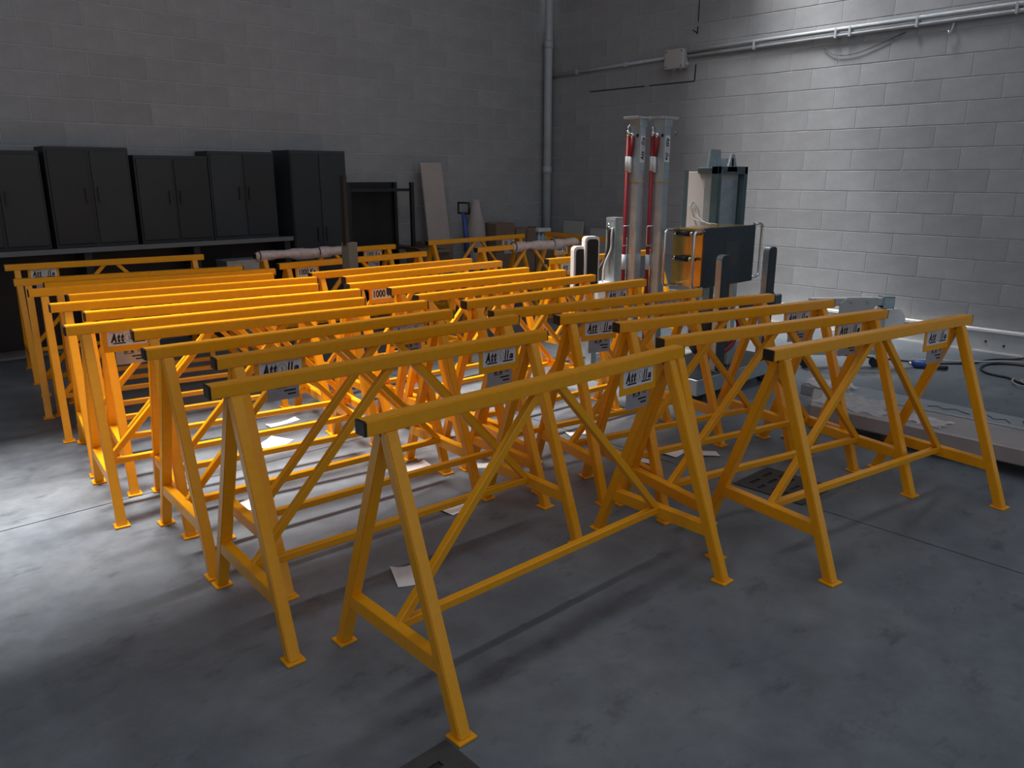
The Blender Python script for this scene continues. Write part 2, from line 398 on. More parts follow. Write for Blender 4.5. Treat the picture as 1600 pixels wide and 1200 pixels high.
M_foot = MB().box(-0.033, 0.033, -0.033, 0.033, 0, 0.009).bevel(0.0015).mesh('foot_plate', YEL)
def yl(z): return SF - (z - 0.008) * (SF - 0.009) / (H - HB - 0.007)
ZC0, ZC1 = 0.172, 0.224
_c = [(-.0195, -yl(ZC0), ZC0), (.0195, -yl(ZC0), ZC0), (.0195, yl(ZC0), ZC0), (-.0195, yl(ZC0), ZC0), (-.0195, -yl(ZC1), ZC1), (.0195, -yl(ZC1), ZC1), (.0195, yl(ZC1), ZC1), (-.0195, yl(ZC1), ZC1)]
M_cross = MB().hexa(_c).bevel(0.003).mesh('crossbar', YEL)
M_str = MB().box(-XI + .019, XI - .019, -.0145, .0145, 0.194, 0.223).bevel(0.0025).mesh('stretcher', YEL)
def brace_mesh(sx):
    mb = MB(); zt = H - HB + 0.001; zb = ZC1 - 0.002; xt = sx * 0.052; xb = sx * 0.638; hx = 0.0195; hy = 0.0145
    mb.hexa([(xb - hx, -hy, zb), (xb + hx, -hy, zb), (xb + hx, hy, zb), (xb - hx, hy, zb), (xt - hx, -hy, zt), (xt + hx, -hy, zt), (xt + hx, hy, zt), (xt - hx, hy, zt)])
    return mb.bevel(0.0025).mesh('brace', YEL)
M_brace = {s: brace_mesh(s) for s in (-1, 1)}
M_sign = MB().box(-0.108, 0.108, -.002, .002, -0.054, 0.054).mesh('sign_plate', YEL)
M_id = MB().prism([(x, y) for x, y in rrect(0.135, 0.08, 0.004, 2)], (0, 0.002, 0), (1, 0, 0), (0, 0, 1), (0, -1, 0), 0.003).mesh('rating_plate', PLATE)
M_weld = MB().tube(smooth([(-.02, -.019, 0), (-.01, -.0195, .001), (0, -.0185, 0), (.01, -.0195, .001), (.02, -.019, 0)], 2), 0.003, 6).mesh('weld', YEL)

def make_trestle(x, y, deg, label, sign=None, group='yellow steel trestles set out in rows'):
    """sign: (side, kind) with side -1 left / +1 right of the beam as seen from the front"""
    r = empty('trestle', (x, y, 0), math.radians(deg), label, 'trestle', group)
    link('beam', M_beam, r)
    for s in (-1, 1):
        c = link('end_cap', M_cap, r); c.location = (s * (L / 2 - .0045), 0, H - HB / 2); c.rotation_euler = (0, 0, 0 if s > 0 else PI); c['label'] = 'black plastic end cap'
        for sy in (-1, 1):
            lg = link('leg', M_leg[sy], r); lg.location = (s * XI, 0, 0)
            f = link('foot_plate', M_foot, lg); f.location = (0, sy * SF, 0)
        cb = link('crossbar', M_cross, r); cb.location = (s * XI, 0, 0)
        link('brace', M_brace[s], r)
    link('stretcher', M_str, r)
    if sign:
        sd_, kind = sign
        p = link('sign_plate', M_sign, r); p.location = (sd_ * 0.487, 0, 0.804)
        st = link('sticker', STK, p); st.location = (-0.0895, -0.002, -0.026); st.rotation_euler = (PI / 2, 0, 0); st['label'] = 'white sticker'
        lt = link('lettering', LOGO if kind == 'logo' else KG, p); lt.location = (-0.0895, -0.0036, -0.026); lt.rotation_euler = (PI / 2, 0, 0); lt['label'] = 'black lettering'
        q = link('rating_plate', M_id, r); q.location = (sd_ * 0.487 + 0.006, 0.0035, 0.724); q['label'] = 'silver rating plate'
        lt = link('lettering', IDL, q); lt.location = (-0.0675, -0.0016, -0.038); lt.rotation_euler = (PI / 2, 0, 0); lt['label'] = 'small black print'
    return r

LEFT = [(1.851, 1.798, -0.82, (1, 'logo')),
        (1.685, 2.437, -3.09, (1, 'logo')),
        (1.867, 2.817, -3.42, (-1, 'logo')),
        (1.727, 3.161, -3.591, (1, 'logo')),
        (1.817, 3.544, -7.807, None),
        (1.624, 3.871, -7.499, (-1, 'logo')),
        (1.798, 4.201, -8.878, None),
        (1.735, 4.604, -9.476, None),
        (1.902, 4.913, -9.019, None),
        (1.783, 5.315, -9.836, None),
        (1.931, 5.59, -10.292, None),
        (1.824, 5.92, -11.263, None),
        (1.974, 7.013, -7.7, (-1, 'logo'))]
RIGHT = [(3.526, 1.369, -10.0, (1, 'logo')),
         (3.385, 1.758, -13.132, (1, 'logo')),
         (3.523, 2.108, -13.64, (1, 'logo')),
         (3.465, 2.439, -13.482, (-1, 'logo')),
         (3.325, 2.802, -10.297, (1, 'logo')),
         (3.446, 3.242, -3.551, (1, 'logo')),
         (3.3837, 3.618, -2.1321, None),
         (3.4426, 3.9662, -3.0946, None),
         (3.353, 4.283, -4.736, (-1, 'kg')),
         (3.525, 4.696, 1.71, None),
         (3.467, 5.028, -0.04, None),
         (3.581, 5.781, 2.18, (-1, 'kg')),
         (3.815, 6.65, -0.42, (1, 'kg'))]
ORD = ['front', 'second', 'third', 'fourth', 'fifth', 'sixth', 'seventh', 'eighth', 'ninth', 'tenth', 'eleventh', 'twelfth', 'thirteenth']
EXTRA_L = {2: 'signed near its left end', 5: 'signed at its left end', 12: 'standing apart'}
EXTRA_R = {3: 'signed near its left end', 8: 'signed 1000 Kg', 11: 'signed 1000 Kg', 12: 'beam wrapped in film'}
ALLT = {}
for i, (x, y, a, s) in enumerate(LEFT):
    ALLT['L', i] = make_trestle(x, y, a, 'yellow trestle, %s from the front in the left row%s' % (ORD[i], (', ' + EXTRA_L[i]) if i in EXTRA_L else '') if i else 'yellow steel trestle at the front of the left row, nearest the camera', s)
for i, (x, y, a, s) in enumerate(RIGHT):
    ALLT['R', i] = make_trestle(x, y, a, 'yellow trestle, %s from the front in the right row%s' % (ORD[i], (', ' + EXTRA_R[i]) if i in EXTRA_R else '') if i else 'yellow steel trestle at the front of the right row, right of the floor grate', s)
ALLT['B', 0] = make_trestle(5.388, 4.512, -3.39, 'yellow steel trestle right behind the white framed pads', (-1, 'logo'))
ALLT['B', 1] = make_trestle(5.643, 5.785, 1.54, 'yellow steel trestle half wrapped in clear film, behind the two padded uprights', (1, 'kg'))
ALLT['B', 2] = make_trestle(5.787, 6.77, 2.32, 'dim yellow trestle in front of the blue pallet truck and cartons', (1, 'logo'))
ALLT['B', 3] = make_trestle(6.87, 6.14, -99.0, 'dim yellow trestle turned sideways beside the far wall corner', (-1, 'logo'))

def wrap(root, x0, x1, seed):
    rnd = random.Random(seed); mb = MB(); n = int((x1 - x0) / 0.03); K = 14; rings = []
    for i in range(n + 1):
        x = x0 + (x1 - x0) * i / n; sc = 1 + 0.12 * math.sin(x * 23 + seed) + rnd.uniform(-.07, .07)
        if i in (0, n): sc *= 0.85
        sag = 0.012 + 0.012 * math.sin(x * 9 + seed)
        row = []
        for k in range(K):
            t = 2 * PI * k / K; cy = math.cos(t); cz = math.sin(t)
            ry = 0.049 * sc + rnd.uniform(-.004, .004); rz = 0.041 * sc + rnd.uniform(-.004, .004) + (sag if cz < -0.3 else 0)
            row.append(mb.bm.verts.new((x, cy * ry, H - HB / 2 + cz * rz)))
        rings.append(row)
    for i in range(n):
        for k in range(K):
            f = mb._f([rings[i][k], rings[i][(k + 1) % K], rings[i + 1][(k + 1) % K], rings[i + 1][k]])
            if f: f.smooth = True
    o = mb.build('film_wrapping', FILM, root); o['label'] = 'crinkled clear plastic film'
    for x in (x0 + 0.03, (x0 + x1) / 2 + 0.1):
        ringo = MB().tube([(x, 0.05 * math.cos(q), H - HB / 2 + 0.045 * math.sin(q)) for q in [2 * PI * k / 14 for k in range(14)]], 0.005, 6, closed=True).build('strap', CABLE, root); ringo['label'] = 'thin dark strap'
wrap(ALLT['R', 12], -0.74, 0.30, 3); wrap(ALLT['B', 1], -0.26, 0.74, 5)

# ------------------------------------------------------------------ lifting masts (galvanised, red sleeves)
def mast(x, y, label, flip):
    t = empty('lifting_mast', (x, y, 0), 0, label, 'lifting mast', 'pair of galvanised lifting masts')
    a, b = 0.042, 0.035                                     # half sizes: Y and X
    MB().box(-b, b, -a, a, 0.012, 1.92).bevel(0.005, 2).build('column', ZINC, t)
    MB().box(-0.058, 0.058, -0.058, 0.058, 0, 0.012).build('base_plate', ZINCD, t)
    tp = MB(); tp.box(-0.10, 0.10, -0.059, 0.059, 1.95, 1.965); tp.box(-b - .006, b + .006, -a - .006, a + .006, 1.90, 1.955); tp.bevel(0.002).build('top_plate', ZINC, t)
    MB().box(-b - .004, b + .004, -a - .004, a + .004, 1.52, 1.532).build('weld_band', mk('brassy_zinc', (0.75, 0.62, 0.36), 0.35, 0.9), t)
    MB().cyl((-b - .002, -0.02, 1.84), (-b + .01, -0.02, 1.84), 0.012, 10).build('hole', BLACK, t)
    # long red sleeve with pale bands on the left face
    yy = a + 0.006; xx = -b - 0.018
    s = MB().cyl((xx, yy, 0.25), (xx, yy, 1.84), 0.0145, 12).build('red_sleeve', RED, t)
    for z0, z1 in ((1.60, 1.70), (0.90, 1.01)): MB().cyl((xx, yy, z0), (xx, yy, z1), 0.0162, 12).build('pale_band', BAND, s)
    s2 = MB().cyl((xx, yy - 0.022, 1.69), (xx + .004, yy - 0.038, 1.83), 0.012, 10).build('red_sleeve', RED, t)
    MB().cyl((xx, yy - 0.026, 1.59), (xx, yy - 0.022, 1.70), 0.0125, 10).build('pale_band', BAND, s2)
    MB().cyl((xx, yy, 1.835), (xx, yy, 1.875), 0.017, 8).build('hose_nut', CHROME, t)
    MB().cyl((xx + .004, yy - .034, 1.825), (xx + .004, yy - .034, 1.86), 0.014, 8).build('hose_nut', CHROME, t)
    MB().tube(smooth([(xx, yy, 1.87), (xx - .004, yy + .002, 1.895), (-b, yy, 1.915)], 4), 0.006, 6).build('link', CHROME, t)
    # wire handle
    hx = -b - 0.004
    MB().tube([(hx, 0.0, 1.22), (hx - .05, 0.03, 1.215), (hx - .055, 0.034, 1.205), (hx - .055, 0.034, 1.085), (hx - .05, 0.03, 1.075), (hx, 0.0, 1.08)], 0.0042, 8).build('handle', CHROME, t)
    # vertical logo sticker on the front face
    p = MB().box(-0.026, 0.026, -a - .0012, -a + .001, 1.66, 1.84).build('sticker', STICK, t); p['label'] = 'white sticker set on edge'
    lt = link('lettering', LOGO, p); lt.scale = (1, 0.72, 1); lt['label'] = 'black lettering'
    # logo plane: local X up (or down), local Y across, normal to -Y
    if not flip: lt.rotation_euler = Matrix(((0, 1, 0), (0, 0, -1), (-1, 0, 0))).transposed().to_euler() if False else Matrix(((0, -1, 0), (0, 0, -1), (1, 0, 0))).to_euler(); lt.location = (0.025, -a - .0022, 1.66)
    else: lt.rotation_euler = Matrix(((0, 1, 0), (0, 0, -1), (-1, 0, 0))).to_euler(); lt.location = (-0.025, -a - .0022, 1.84)
    return t
mast(4.57, 3.59, 'galvanised lifting mast with red sleeved hose, left one of the tall pair', False)
mast(4.69, 3.465, 'galvanised lifting mast with red sleeved hose, right one of the tall pair', True)

# ------------------------------------------------------------------ pad lifter (white framed pads)
t = empty('pad_lifter', (4.9, 4.05, 0), 0, 'galvanised lifter with square column and white framed dark pads, left of the masts', 'lifting machine')
MB().box(-0.05, 0.05, -0.05, 0.05, 0.5, 1.24).bevel(0.004).build('column', ZINCD, t)
MB().box(-0.05, 0.05, -0.05, 0.05, 1.24, 1.248).build('column_cap', ZINC, t)
d = MB(); d.box(-0.30, 0.06, -0.10, 0.08, 0.60, 0.74); d.box(-0.34, 0.16, -0.16, -0.10, 0.58, 0.62); d.bevel(0.004).build('deck', WHITE, t)
MB().box(-0.40, 0.10, -0.08, 0.10, 0.0, 0.03).build('base_plate', ZINC, t)
for x in (-0.25, 0.0): MB().box(x - 0.03, x + 0.03, -0.03, 0.03, 0.03, 0.60).build('support', ZINCD, t)
MB().tube(smooth([(-0.058, 0.0, 1.17), (-0.075, -0.005, 1.13), (-0.07, 0.0, 1.02), (-0.08, 0.02, 0.93), (-0.14, 0.03, 0.84), (-0.16, 0.03, 0.745)], 5), 0.0125, 8).build('hose', CABLE, t)
MB().tube(smooth([(-0.058, -0.025, 1.17), (-0.07, -0.03, 1.1), (-0.07, -0.025, 1.0), (-0.11, 0.0, 0.88), (-0.13, 0.0, 0.745)], 5), 0.009, 8).build('hose', CABLEW, t)
v = MB(); v.cyl((-0.052, 0, 1.165), (-0.085, 0, 1.165), 0.016, 8); v.cyl((-0.07, 0, 1.16), (-0.07, 0, 1.205), 0.01, 8); v.cyl((-0.07, 0, 1.13), (-0.07, 0, 1.15), 0.013, 8); v.build('valve', CHROME, t)
MB().cyl((0.02, -0.14, 0.635), (0.10, -0.14, 0.635), 0.022, 10).build('clamp_screw', CHROME, t)
for px_, py_, zt, w in ((-0.31, -0.03, 1.115, 0.105), (-0.385, 0.025, 1.04, 0.09)):
    pd = MB().prism([(x, y + (zt + 0.62) / 2) for x, y in rrect(w + 0.022, zt - 0.62, 0.03, 4)], (px_, py_ - 0.01, 0), (0.94, -0.34, 0), (0, 0, 1), (0.34, 0.94, 0), 0.055).build('pad_frame', WHITE, t); pd['label'] = 'white rounded pad frame'
    q = MB().prism([(x, y + (zt + 0.62) / 2) for x, y in rrect(w - 0.012, zt - 0.66, 0.022, 4)], (px_ - .004, py_ - 0.021, 0), (0.94, -0.34, 0), (0, 0, 1), (0.34, 0.94, 0), 0.02).build('pad_rubber', BLACK, pd); q['label'] = 'dark rubber pad face'
MB().prism([(x, y + 0.86) for x, y in rrect(0.10, 0.46, 0.03, 4)], (0.09, -0.11, 0), (0.94, -0.34, 0), (0, 0, 1), (0.34, 0.94, 0), 0.03).build('pad_frame', WHITE, t)

# ------------------------------------------------------------------ zinc / dark lifting machine with control cabinet
t = empty('clamp_lifter', (5.1, 3.2, 0), 0, 'large clamp lifter with dark front plate, chrome loop handles and two dark uprights', 'lifting machine')
def P(o): o.location = (-5.1, -3.2, 0); return o
bs = MB(); bs.box(4.50, 5.60, 2.93, 3.28, 0.07, 0.19); bs.bevel(0.006).build('base_plate', ZINC, t).location = (-5.1, -3.2, 0)
P(MB().box(4.505, 5.595, 2.935, 3.275, 0.19, 0.194).build('base_top', RUB, t))
P(MB().box(4.80, 5.70, 3.30, 3.72, 0.14, 0.26).bevel(0.006).build('base_rear', BEIGE, t))
for x, y in ((4.6, 3.0), (5.5, 3.0), (4.9, 3.6), (5.6, 3.6)):
    w = P(MB().cyl((x, y - 0.02, 0.055), (x, y + 0.02, 0.055), 0.055, 16).build('caster', BLACK, t))
for x in (5.02, 5.55): P(MB().box(x, x + 0.06, 3.34, 3.40, 0.26, 0.80).build('stand', ZINC, t))
P(MB().box(5.40, 5.46, 3.46, 3.52, 0.26, 0.9).build('stand', TEAL, t))
MM = MB().box(4.82, 5.5, 3.165, 3.43, 0.78, 1.20).bevel(0.006, 2); bx = P(MM.build('motor_box', mk('zinc_painted_reflection', (0.72, 0.50, 0.16), 0.22, 0.9, noise=0.15, scale=4), t)); bx['label'] = 'zinc plated box, yellow reflection put into its colour'  # reflection of the yellow trestles is put into the zinc colour
fp = P(MB().box(4.815, 5.505, 3.152, 3.165, 0.775, 1.205).bevel(0.004).build('front_plate', RUB, t)); fp['label'] = 'dark rubber front plate'
a = MB().box(5.10, 5.28, 3.1505, 3.153, 0.92, 1.10).build('label_plate', mk('faded_label', (0.055, 0.06, 0.065), 0.6), fp); a['label'] = 'paler square label'
def loop(name, pts, r=0.011):
    o = MB().tube(pts, r, 10).build(name, CHROME, t); return P(o)
def rloop(o, u, v, du, dv, r=0.035):
    o = Vector(o); u = Vector(u); v = Vector(v); pts = [o]
    for cx, cy, a0 in ((du - r, 0 + r, -PI / 2), (du - r, dv - r, 0)):
        for k in range(6): q = a0 + PI / 2 * k / 5; pts.append(o + u * (cx + r * math.cos(q)) + v * (cy + r * math.sin(q)))
    pts.append(o + v * dv); return pts
loop('loop_handle', rloop((4.82, 3.16, 0.785), (-1, 0, 0), (0, 0, 1), 0.125, 0.40))
loop('loop_handle', rloop((4.825, 3.385, 0.79), (-1, 0, 0), (0, 0, 1), 0.165, 0.40))
loop('loop_handle', rloop((5.5, 3.165, 0.80), (1, 0, 0), (0, 0, 1), 0.12, 0.41))
for z in (1.165, 0.985):
    c = MB(); c.mat(BLACK); c.cyl((4.79, 3.37, z), (4.79, 3.27, z), 0.021, 12); c.mat(CHROME); c.cyl((4.79, 3.27, z), (4.79, 3.235, z), 0.013, 10); c.cyl((4.79, 3.40, z), (4.79, 3.37, z), 0.012, 10); c.mat(BLACK); c.cyl((4.79, 3.24, z), (4.79, 3.20, z - .002), 0.011, 10); c.mat(ZINCD); c.box(4.785, 4.822, 3.25, 3.36, z - .01, z + .01)
    P(c.build('toggle_clamp', None, t))
# control cabinet behind the box
cb = P(MB().box(5.46, 5.84, 3.53, 3.80, 0.86, 1.60).bevel(0.003).build('control_cabinet', BEIGE, t)); cb['label'] = 'beige sheet steel cabinet'
MB().box(5.455, 5.462, 3.765, 3.80, 0.84, 1.61).build('side_trim', TEAL, cb)
MB().box(5.448, 5.462, 3.53, 3.60, 0.86, 1.60).build('side_panel', ZINCD, cb)
MB().box(5.50, 5.80, 3.522, 3.532, 0.90, 1.54).build('front_panel', ZINC, cb)
fr = MB()
fr.box(5.43, 5.475, 3.47, 3.53, 0.80, 1.64); fr.box(5.82, 5.865, 3.47, 3.53, 0.80, 1.64); fr.box(5.43, 5.865, 3.47, 3.53, 1.58, 1.64); fr.box(5.43, 5.475, 3.47, 3.66, 1.585, 1.63); fr.box(5.43, 5.475, 3.47, 3.66, 0.87, 0.915)
P(fr.bevel(0.003).build('mast_frame', TEAL, t))
P(MB().box(5.476, 5.482, 3.465, 3.472, 0.80, 1.60).build('frame_edge', CHROME, t))
lug = MB(); lug.prism([(-0.075, 0), (0.075, 0), (0.022, 0.13), (-0.022, 0.13)], (5.63, 3.47, 1.60), (1, 0, 0), (0, 0, 1), (0, 1, 0), 0.016)
lug.prism([(-0.10, 0), (0.10, 0), (0.07, 0.17), (-0.07, 0.17)], (5.58, 3.60, 1.60), (1, 0, 0), (0, 0, 1), (0, 1, 0), 0.016); lug.box(5.615, 5.64, 3.47, 3.60, 1.64, 1.70)
P(lug.build('lifting_lug', ZINCD, t))
P(MB().tube(smooth([(5.445, 3.71, 1.33), (5.435, 3.68, 1.37), (5.43, 3.66, 1.33), (5.42, 3.64, 1.26), (5.36, 3.52, 1.215), (5.20, 3.36, 1.21)], 6), 0.005, 6).build('cord', CABLEW, t))
P(MB().tube(smooth([(5.445, 3.73, 1.34), (5.44, 3.70, 1.28), (5.42, 3.66, 1.23), (5.34, 3.48, 1.21), (5.24, 3.33, 1.212)], 6), 0.005, 6).build('cord', CABLEW, t))
# uprights
for x, zt in ((4.735, 1.035), (5.365, 1.055)):
    u = P(MB().prism([(qx + 0.055, qy + (zt + 0.19) / 2) for qx, qy in rrect(0.11, zt - 0.19, 0.035, 4)], (x, 2.95, 0), (1, 0, 0), (0, 0, 1), (0, 1, 0), 0.045).build('upright', ZINC, t)); u['label'] = 'galvanised upright with rounded top'
    f = MB().prism([(qx + 0.057, qy + (zt + 0.20) / 2) for qx, qy in rrect(0.106, zt - 0.205, 0.033, 4)], (x, 2.944, 0), (1, 0, 0), (0, 0, 1), (0, 1, 0), 0.0065).build('rubber_facing', RUB, u); f['label'] = 'dark rubber facing'
k = MB(); k.tube([(4.86, 3.12, 0.30), (4.86, 3.12, 0.36), (4.86, 3.12, 0.62), (4.86, 3.12, 0.67)], [0.09, 0.13, 0.13, 0.08], 20); P(k.build('hydraulic_tank', BLACK, t))
P(MB().cyl((4.80, 3.0, 0.34), (4.80, 3.0, 0.66), 0.02, 10).build('red_valve', RED, t))
P(MB().tube(smooth([(5.06, 3.05, 0.62), (5.10, 3.0, 0.5), (5.02, 3.0, 0.36), (4.9, 3.02, 0.3), (4.8, 3.0, 0.28)], 6), 0.018, 8).build('red_hose', RED, t))
P(MB().box(5.02, 5.12, 3.02, 3.10, 0.19, 0.42).bevel(0.01).build('pump', ZINCD, t))
br = MB(); br.box(5.20, 5.50, 2.99, 3.07, 0.60, 0.66); br.box(5.44, 5.53, 2.90, 3.04, 0.57, 0.69); br.box(5.53, 5.62, 2.95, 2.98, 0.58, 0.68); br.cyl((5.48, 2.96, 0.66), (5.48, 2.96, 0.71), 0.02, 8); br.bevel(0.004)
P(br.build('clamp_bracket', TEAL, t))

# ------------------------------------------------------------------ grey trolley with horizontal arm
t = empty('arm_trolley', (6.4, 2.75, 0), math.radians(-41), 'grey trolley with level square arm and round white disc near the wall', 'trolley')
MB().box(-0.34, 0.27, -0.036, 0.036, 0.53, 0.595).bevel(0.004).build('arm', PIPE, t)
ap = MB(); ap.prism([(-0.16, -0.08), (0.12, -0.08), (0.16, 0.05), (-0.10, 0.05), (-0.16, 0.0)], (0.05, -0.052, 0.55), (1, 0, 0), (0, 0, 1), (0, 1, 0), 0.008); ap.build('cheek_plate', BOXM, t)
for x in (-0.02, 0.12): MB().cyl((x, -0.062, 0.57), (x, -0.05, 0.57), 0.014, 10).build('bolt', CHROME, t)
e = MB(); e.box(0.26, 0.35, -0.05, -0.042, 0.505, 0.605); e.box(0.26, 0.35, 0.042, 0.05, 0.505, 0.605); e.box(0.26, 0.35, -0.05, 0.05, 0.597, 0.605); e.box(0.26, 0.35, -0.05, 0.05, 0.505, 0.513); e.build('tube_end', ZINCD, t)
MB().cyl((0.33, -0.03, 0.55), (0.33, 0.03, 0.55), 0.035, 14).build('roller', mk('brass', (0.5, 0.4, 0.2), 0.4, 0.7), t)
MB().cyl((0.40, 0.02, 0.40), (0.40, 0.06, 0.40), 0.095, 24).build('disc', WHITE, t)
MB().box(0.24, 0.30, -0.03, 0.03, 0.16, 0.50).bevel(0.003).build('post', ZINCD, t)
MB().box(-0.38, 0.30, -0.05, 0.05, 0.12, 0.16).build('foot_rail', ZINCD, t)
MB().box(-0.36, -0.30, -0.03, 0.03, 0.16, 0.515).build('post', ZINCD, t)
for x in (0.27, -0.33):
    w = MB().cyl((x, -0.02, 0.045), (x, 0.02, 0.045), 0.045, 16).build('caster', BLACK, t)
    MB().box(x - 0.02, x + 0.03, -0.03, 0.03, 0.075, 0.125).build('caster_fork', CHROME, w)

# ------------------------------------------------------------------ long wrapped board lying on blocks
t = empty('wrapped_board', (5.05, 1.2, 0), math.radians(0), 'long film wrapped board lying on the floor in front of right wall', 'board')
def Q(o): o.location = (-5.05, -1.2, 0); return o
pb = MB(); pb.hexa([(4.66, -1.6, 0.07), (4.99, -1.6, 0.07), (4.99, 2.33, 0.07), (4.60, 2.16, 0.07), (4.66, -1.6, 0.165), (4.99, -1.6, 0.165), (4.99, 2.33, 0.165), (4.60, 2.16, 0.165)])
Q(pb.bevel(0.008).build('board_core', PLANKM, t))
Q(MB().box(4.99, 5.22, -1.6, 2.42, 0.10, 0.175).bevel(0.006).build('edge_flange', mk('grey_film_strip', (0.30, 0.33, 0.36), 0.35, noise=0.1), t))
for y in (1.7, 0.0, -1.3): Q(MB().box(4.72, 5.15, y - 0.05, y + 0.05, 0, 0.07).build('bearer', CARD, t))
def crumple(x0, x1, y0, y1, z, amp, seed, nx=12, ny=12):
    rnd = random.Random(seed); mb = MB(); G = []
    for i in range(nx + 1):
        row = []
        for j in range(ny + 1):
            x = x0 + (x1 - x0) * i / nx; y = y0 + (y1 - y0) * j / ny
            if i in (0, nx) or j in (0, ny): x += rnd.uniform(-.03, .03); y += rnd.uniform(-.03, .03)
            row.append(mb.bm.verts.new((x, y, z + rnd.random() ** 2 * amp)))
        G.append(row)
    for i in range(nx):
        for j in range(ny): mb._f([G[i][j], G[i + 1][j], G[i + 1][j + 1], G[i][j + 1]])
    return mb
f1 = Q(crumple(4.64, 5.0, 1.75, 2.2, 0.167, 0.014, 4).build('loose_film', mk('glossy_film', (0.75, 0.74, 0.76), 0.12, alpha=0.5, bump=0.5, scale=25, noise=0.1), t)); f1['label'] = 'crumpled clear film'
f2 = Q(crumple(5.0, 5.2, 2.1, 2.42, 0.177, 0.03, 9, 8, 8).build('loose_film', FILM, t)); f2['label'] = 'crumpled clear film'
f3 = Q(crumple(4.68, 4.84, 1.40, 1.68, 0.167, 0.014, 12, 8, 8).build('loose_film', FILM, t)); f3['label'] = 'crumpled clear film'
sc = MB()
for seg in ([(5.06, 1.62), (5.10, 1.57), (5.06, 1.53), (5.11, 1.47), (5.07, 1.42), (5.06, 1.38)], [(5.12, 1.30), (5.06, 1.25), (5.10, 1.20), (5.04, 1.16)], [(5.14, 1.12), (5.02, 1.08), (5.14, 1.04)], [(5.10, 0.9), (5.03, 0.9)]):
    sc.tube([(x, y, 0.1762) for x, y in seg], 0.0028, 5)
o = Q(sc.build('handwriting', INK, t)); o['label'] = 'black marker scribble'

# ------------------------------------------------------------------ cables, tool, drain grates, papers
tag(MB().tube(smooth([(6.55, 3.35, 0.008), (6.71, 3.17, 0.008), (6.86, 2.88, 0.008), (6.99, 2.49, 0.008), (7.06, 2.28, 0.008), (7.33, 2.05, 0.008), (7.6, 1.97, 0.008), (7.8, 1.80, 0.012), (7.88, 1.66, 0.09), (7.9, 1.5, 0.18)], 6), 0.0085, 8).build('power_cable', CABLE), 'black power cable snaking along the wall base and up the kerb', 'cable')
tag(MB().tube(smooth([(7.55, 1.55, 0.009), (7.53, 1.78, 0.009), (7.42, 1.92, 0.009), (7.18, 1.93, 0.009), (7.02, 1.83, 0.009), (6.98, 1.68, 0.009), (6.88, 1.58, 0.009), (6.8, 1.45, 0.009), (6.75, 1.3, 0.009)], 6), 0.010, 8).build('power_cable', CABLE), 'thick black cable loop on the floor at right edge', 'cable')
tag(MB().tube(smooth([(7.0, 2.42, 0.028), (7.3, 2.02, 0.03), (7.5, 1.85, 0.03), (7.70, 1.66, 0.008), (7.75, 1.5, 0.008)], 6), 0.007, 8).build('thin_cable', CABLEW), 'pale grey cable lying straight beside the black one', 'cable')
tag(MB().tube(smooth([(6.78, 1.50, 0.026), (6.88, 1.56, 0.026), (6.95, 1.50, 0.026), (6.9, 1.40, 0.026), (6.76, 1.42, 0.026), (6.7, 1.52, 0.026), (6.8, 1.6, 0.026), (6.92, 1.62, 0.026)], 6), 0.006, 8).build('thin_cable', CABLEW), 'pale coiled cable on the floor at right edge', 'cable')
t = empty('blue_hand_tool', (6.86, 2.27, 0), math.radians(-60), 'small blue hand tool lying on the floor by the cable', 'tool')
MB().tube([(-0.09, 0, 0.035), (-0.07, 0, 0.035), (0.05, 0, 0.035), (0.10, 0, 0.03)], [0.02, 0.035, 0.034, 0.024], 12).build('body', BLUE, t)
MB().tube(smooth([(0.05, -0.03, 0.03), (0.12, -0.05, 0.025), (0.17, -0.02, 0.02)], 4), 0.018, 8).build('grip', BLACK, t)
MB().cyl((-0.12, 0, 0.035), (-0.09, 0, 0.035), 0.016, 10).build('nose', CHROME, t)

def grate(x0, y0, w, h, nx, ny, label, rz=0):
    t = empty('drain_grate', (x0, y0, 0.0005), rz, label, 'drain grate')
    mb = MB(); b = 0.03; cw = (w - 2 * b) / nx; rh = (h - 2 * b) / ny; z0, z1 = -0.0005, 0.006
    mb.box(0, w, 0, b, z0, z1); mb.box(0, w, h - b, h, z0, z1); mb.box(0, b, b, h - b, z0, z1); mb.box(w - b, w, b, h - b, z0, z1)
    for j in range(ny):
        y = b + j * rh; s0 = (rh - 0.022) / 2
        mb.box(b, w - b, y, y + s0, z0, z1); mb.box(b, w - b, y + s0 + 0.022, y + rh, z0, z1)
        cuts = [(0.12, 0.42), (0.58, 0.88)] if j % 2 == 0 else [(0.0, 0.22), (0.36, 0.66), (0.80, 1.0)]
        u = 0.0
        for c0, c1 in cuts + [(1.0, 1.0)]:
            if c0 > u: mb.box(b + u * (w - 2 * b), b + c0 * (w - 2 * b), y + s0, y + s0 + 0.022, z0, z1)
            u = c1
    mb.build('grate_plate', IRON, t)
    MB().box(0.004, w - 0.004, 0.004, h - 0.004, 0.0, 0.0015).build('pit', BLACK, t)
grate(3.44, 1.60, 0.34, 0.38, 2, 5, 'dark slotted drain grate in the floor under the front right trestle')
grate(0.78, 1.10, 0.36, 0.40, 2, 5, 'dark slotted drain grate at the bottom picture edge beside a trestle foot')

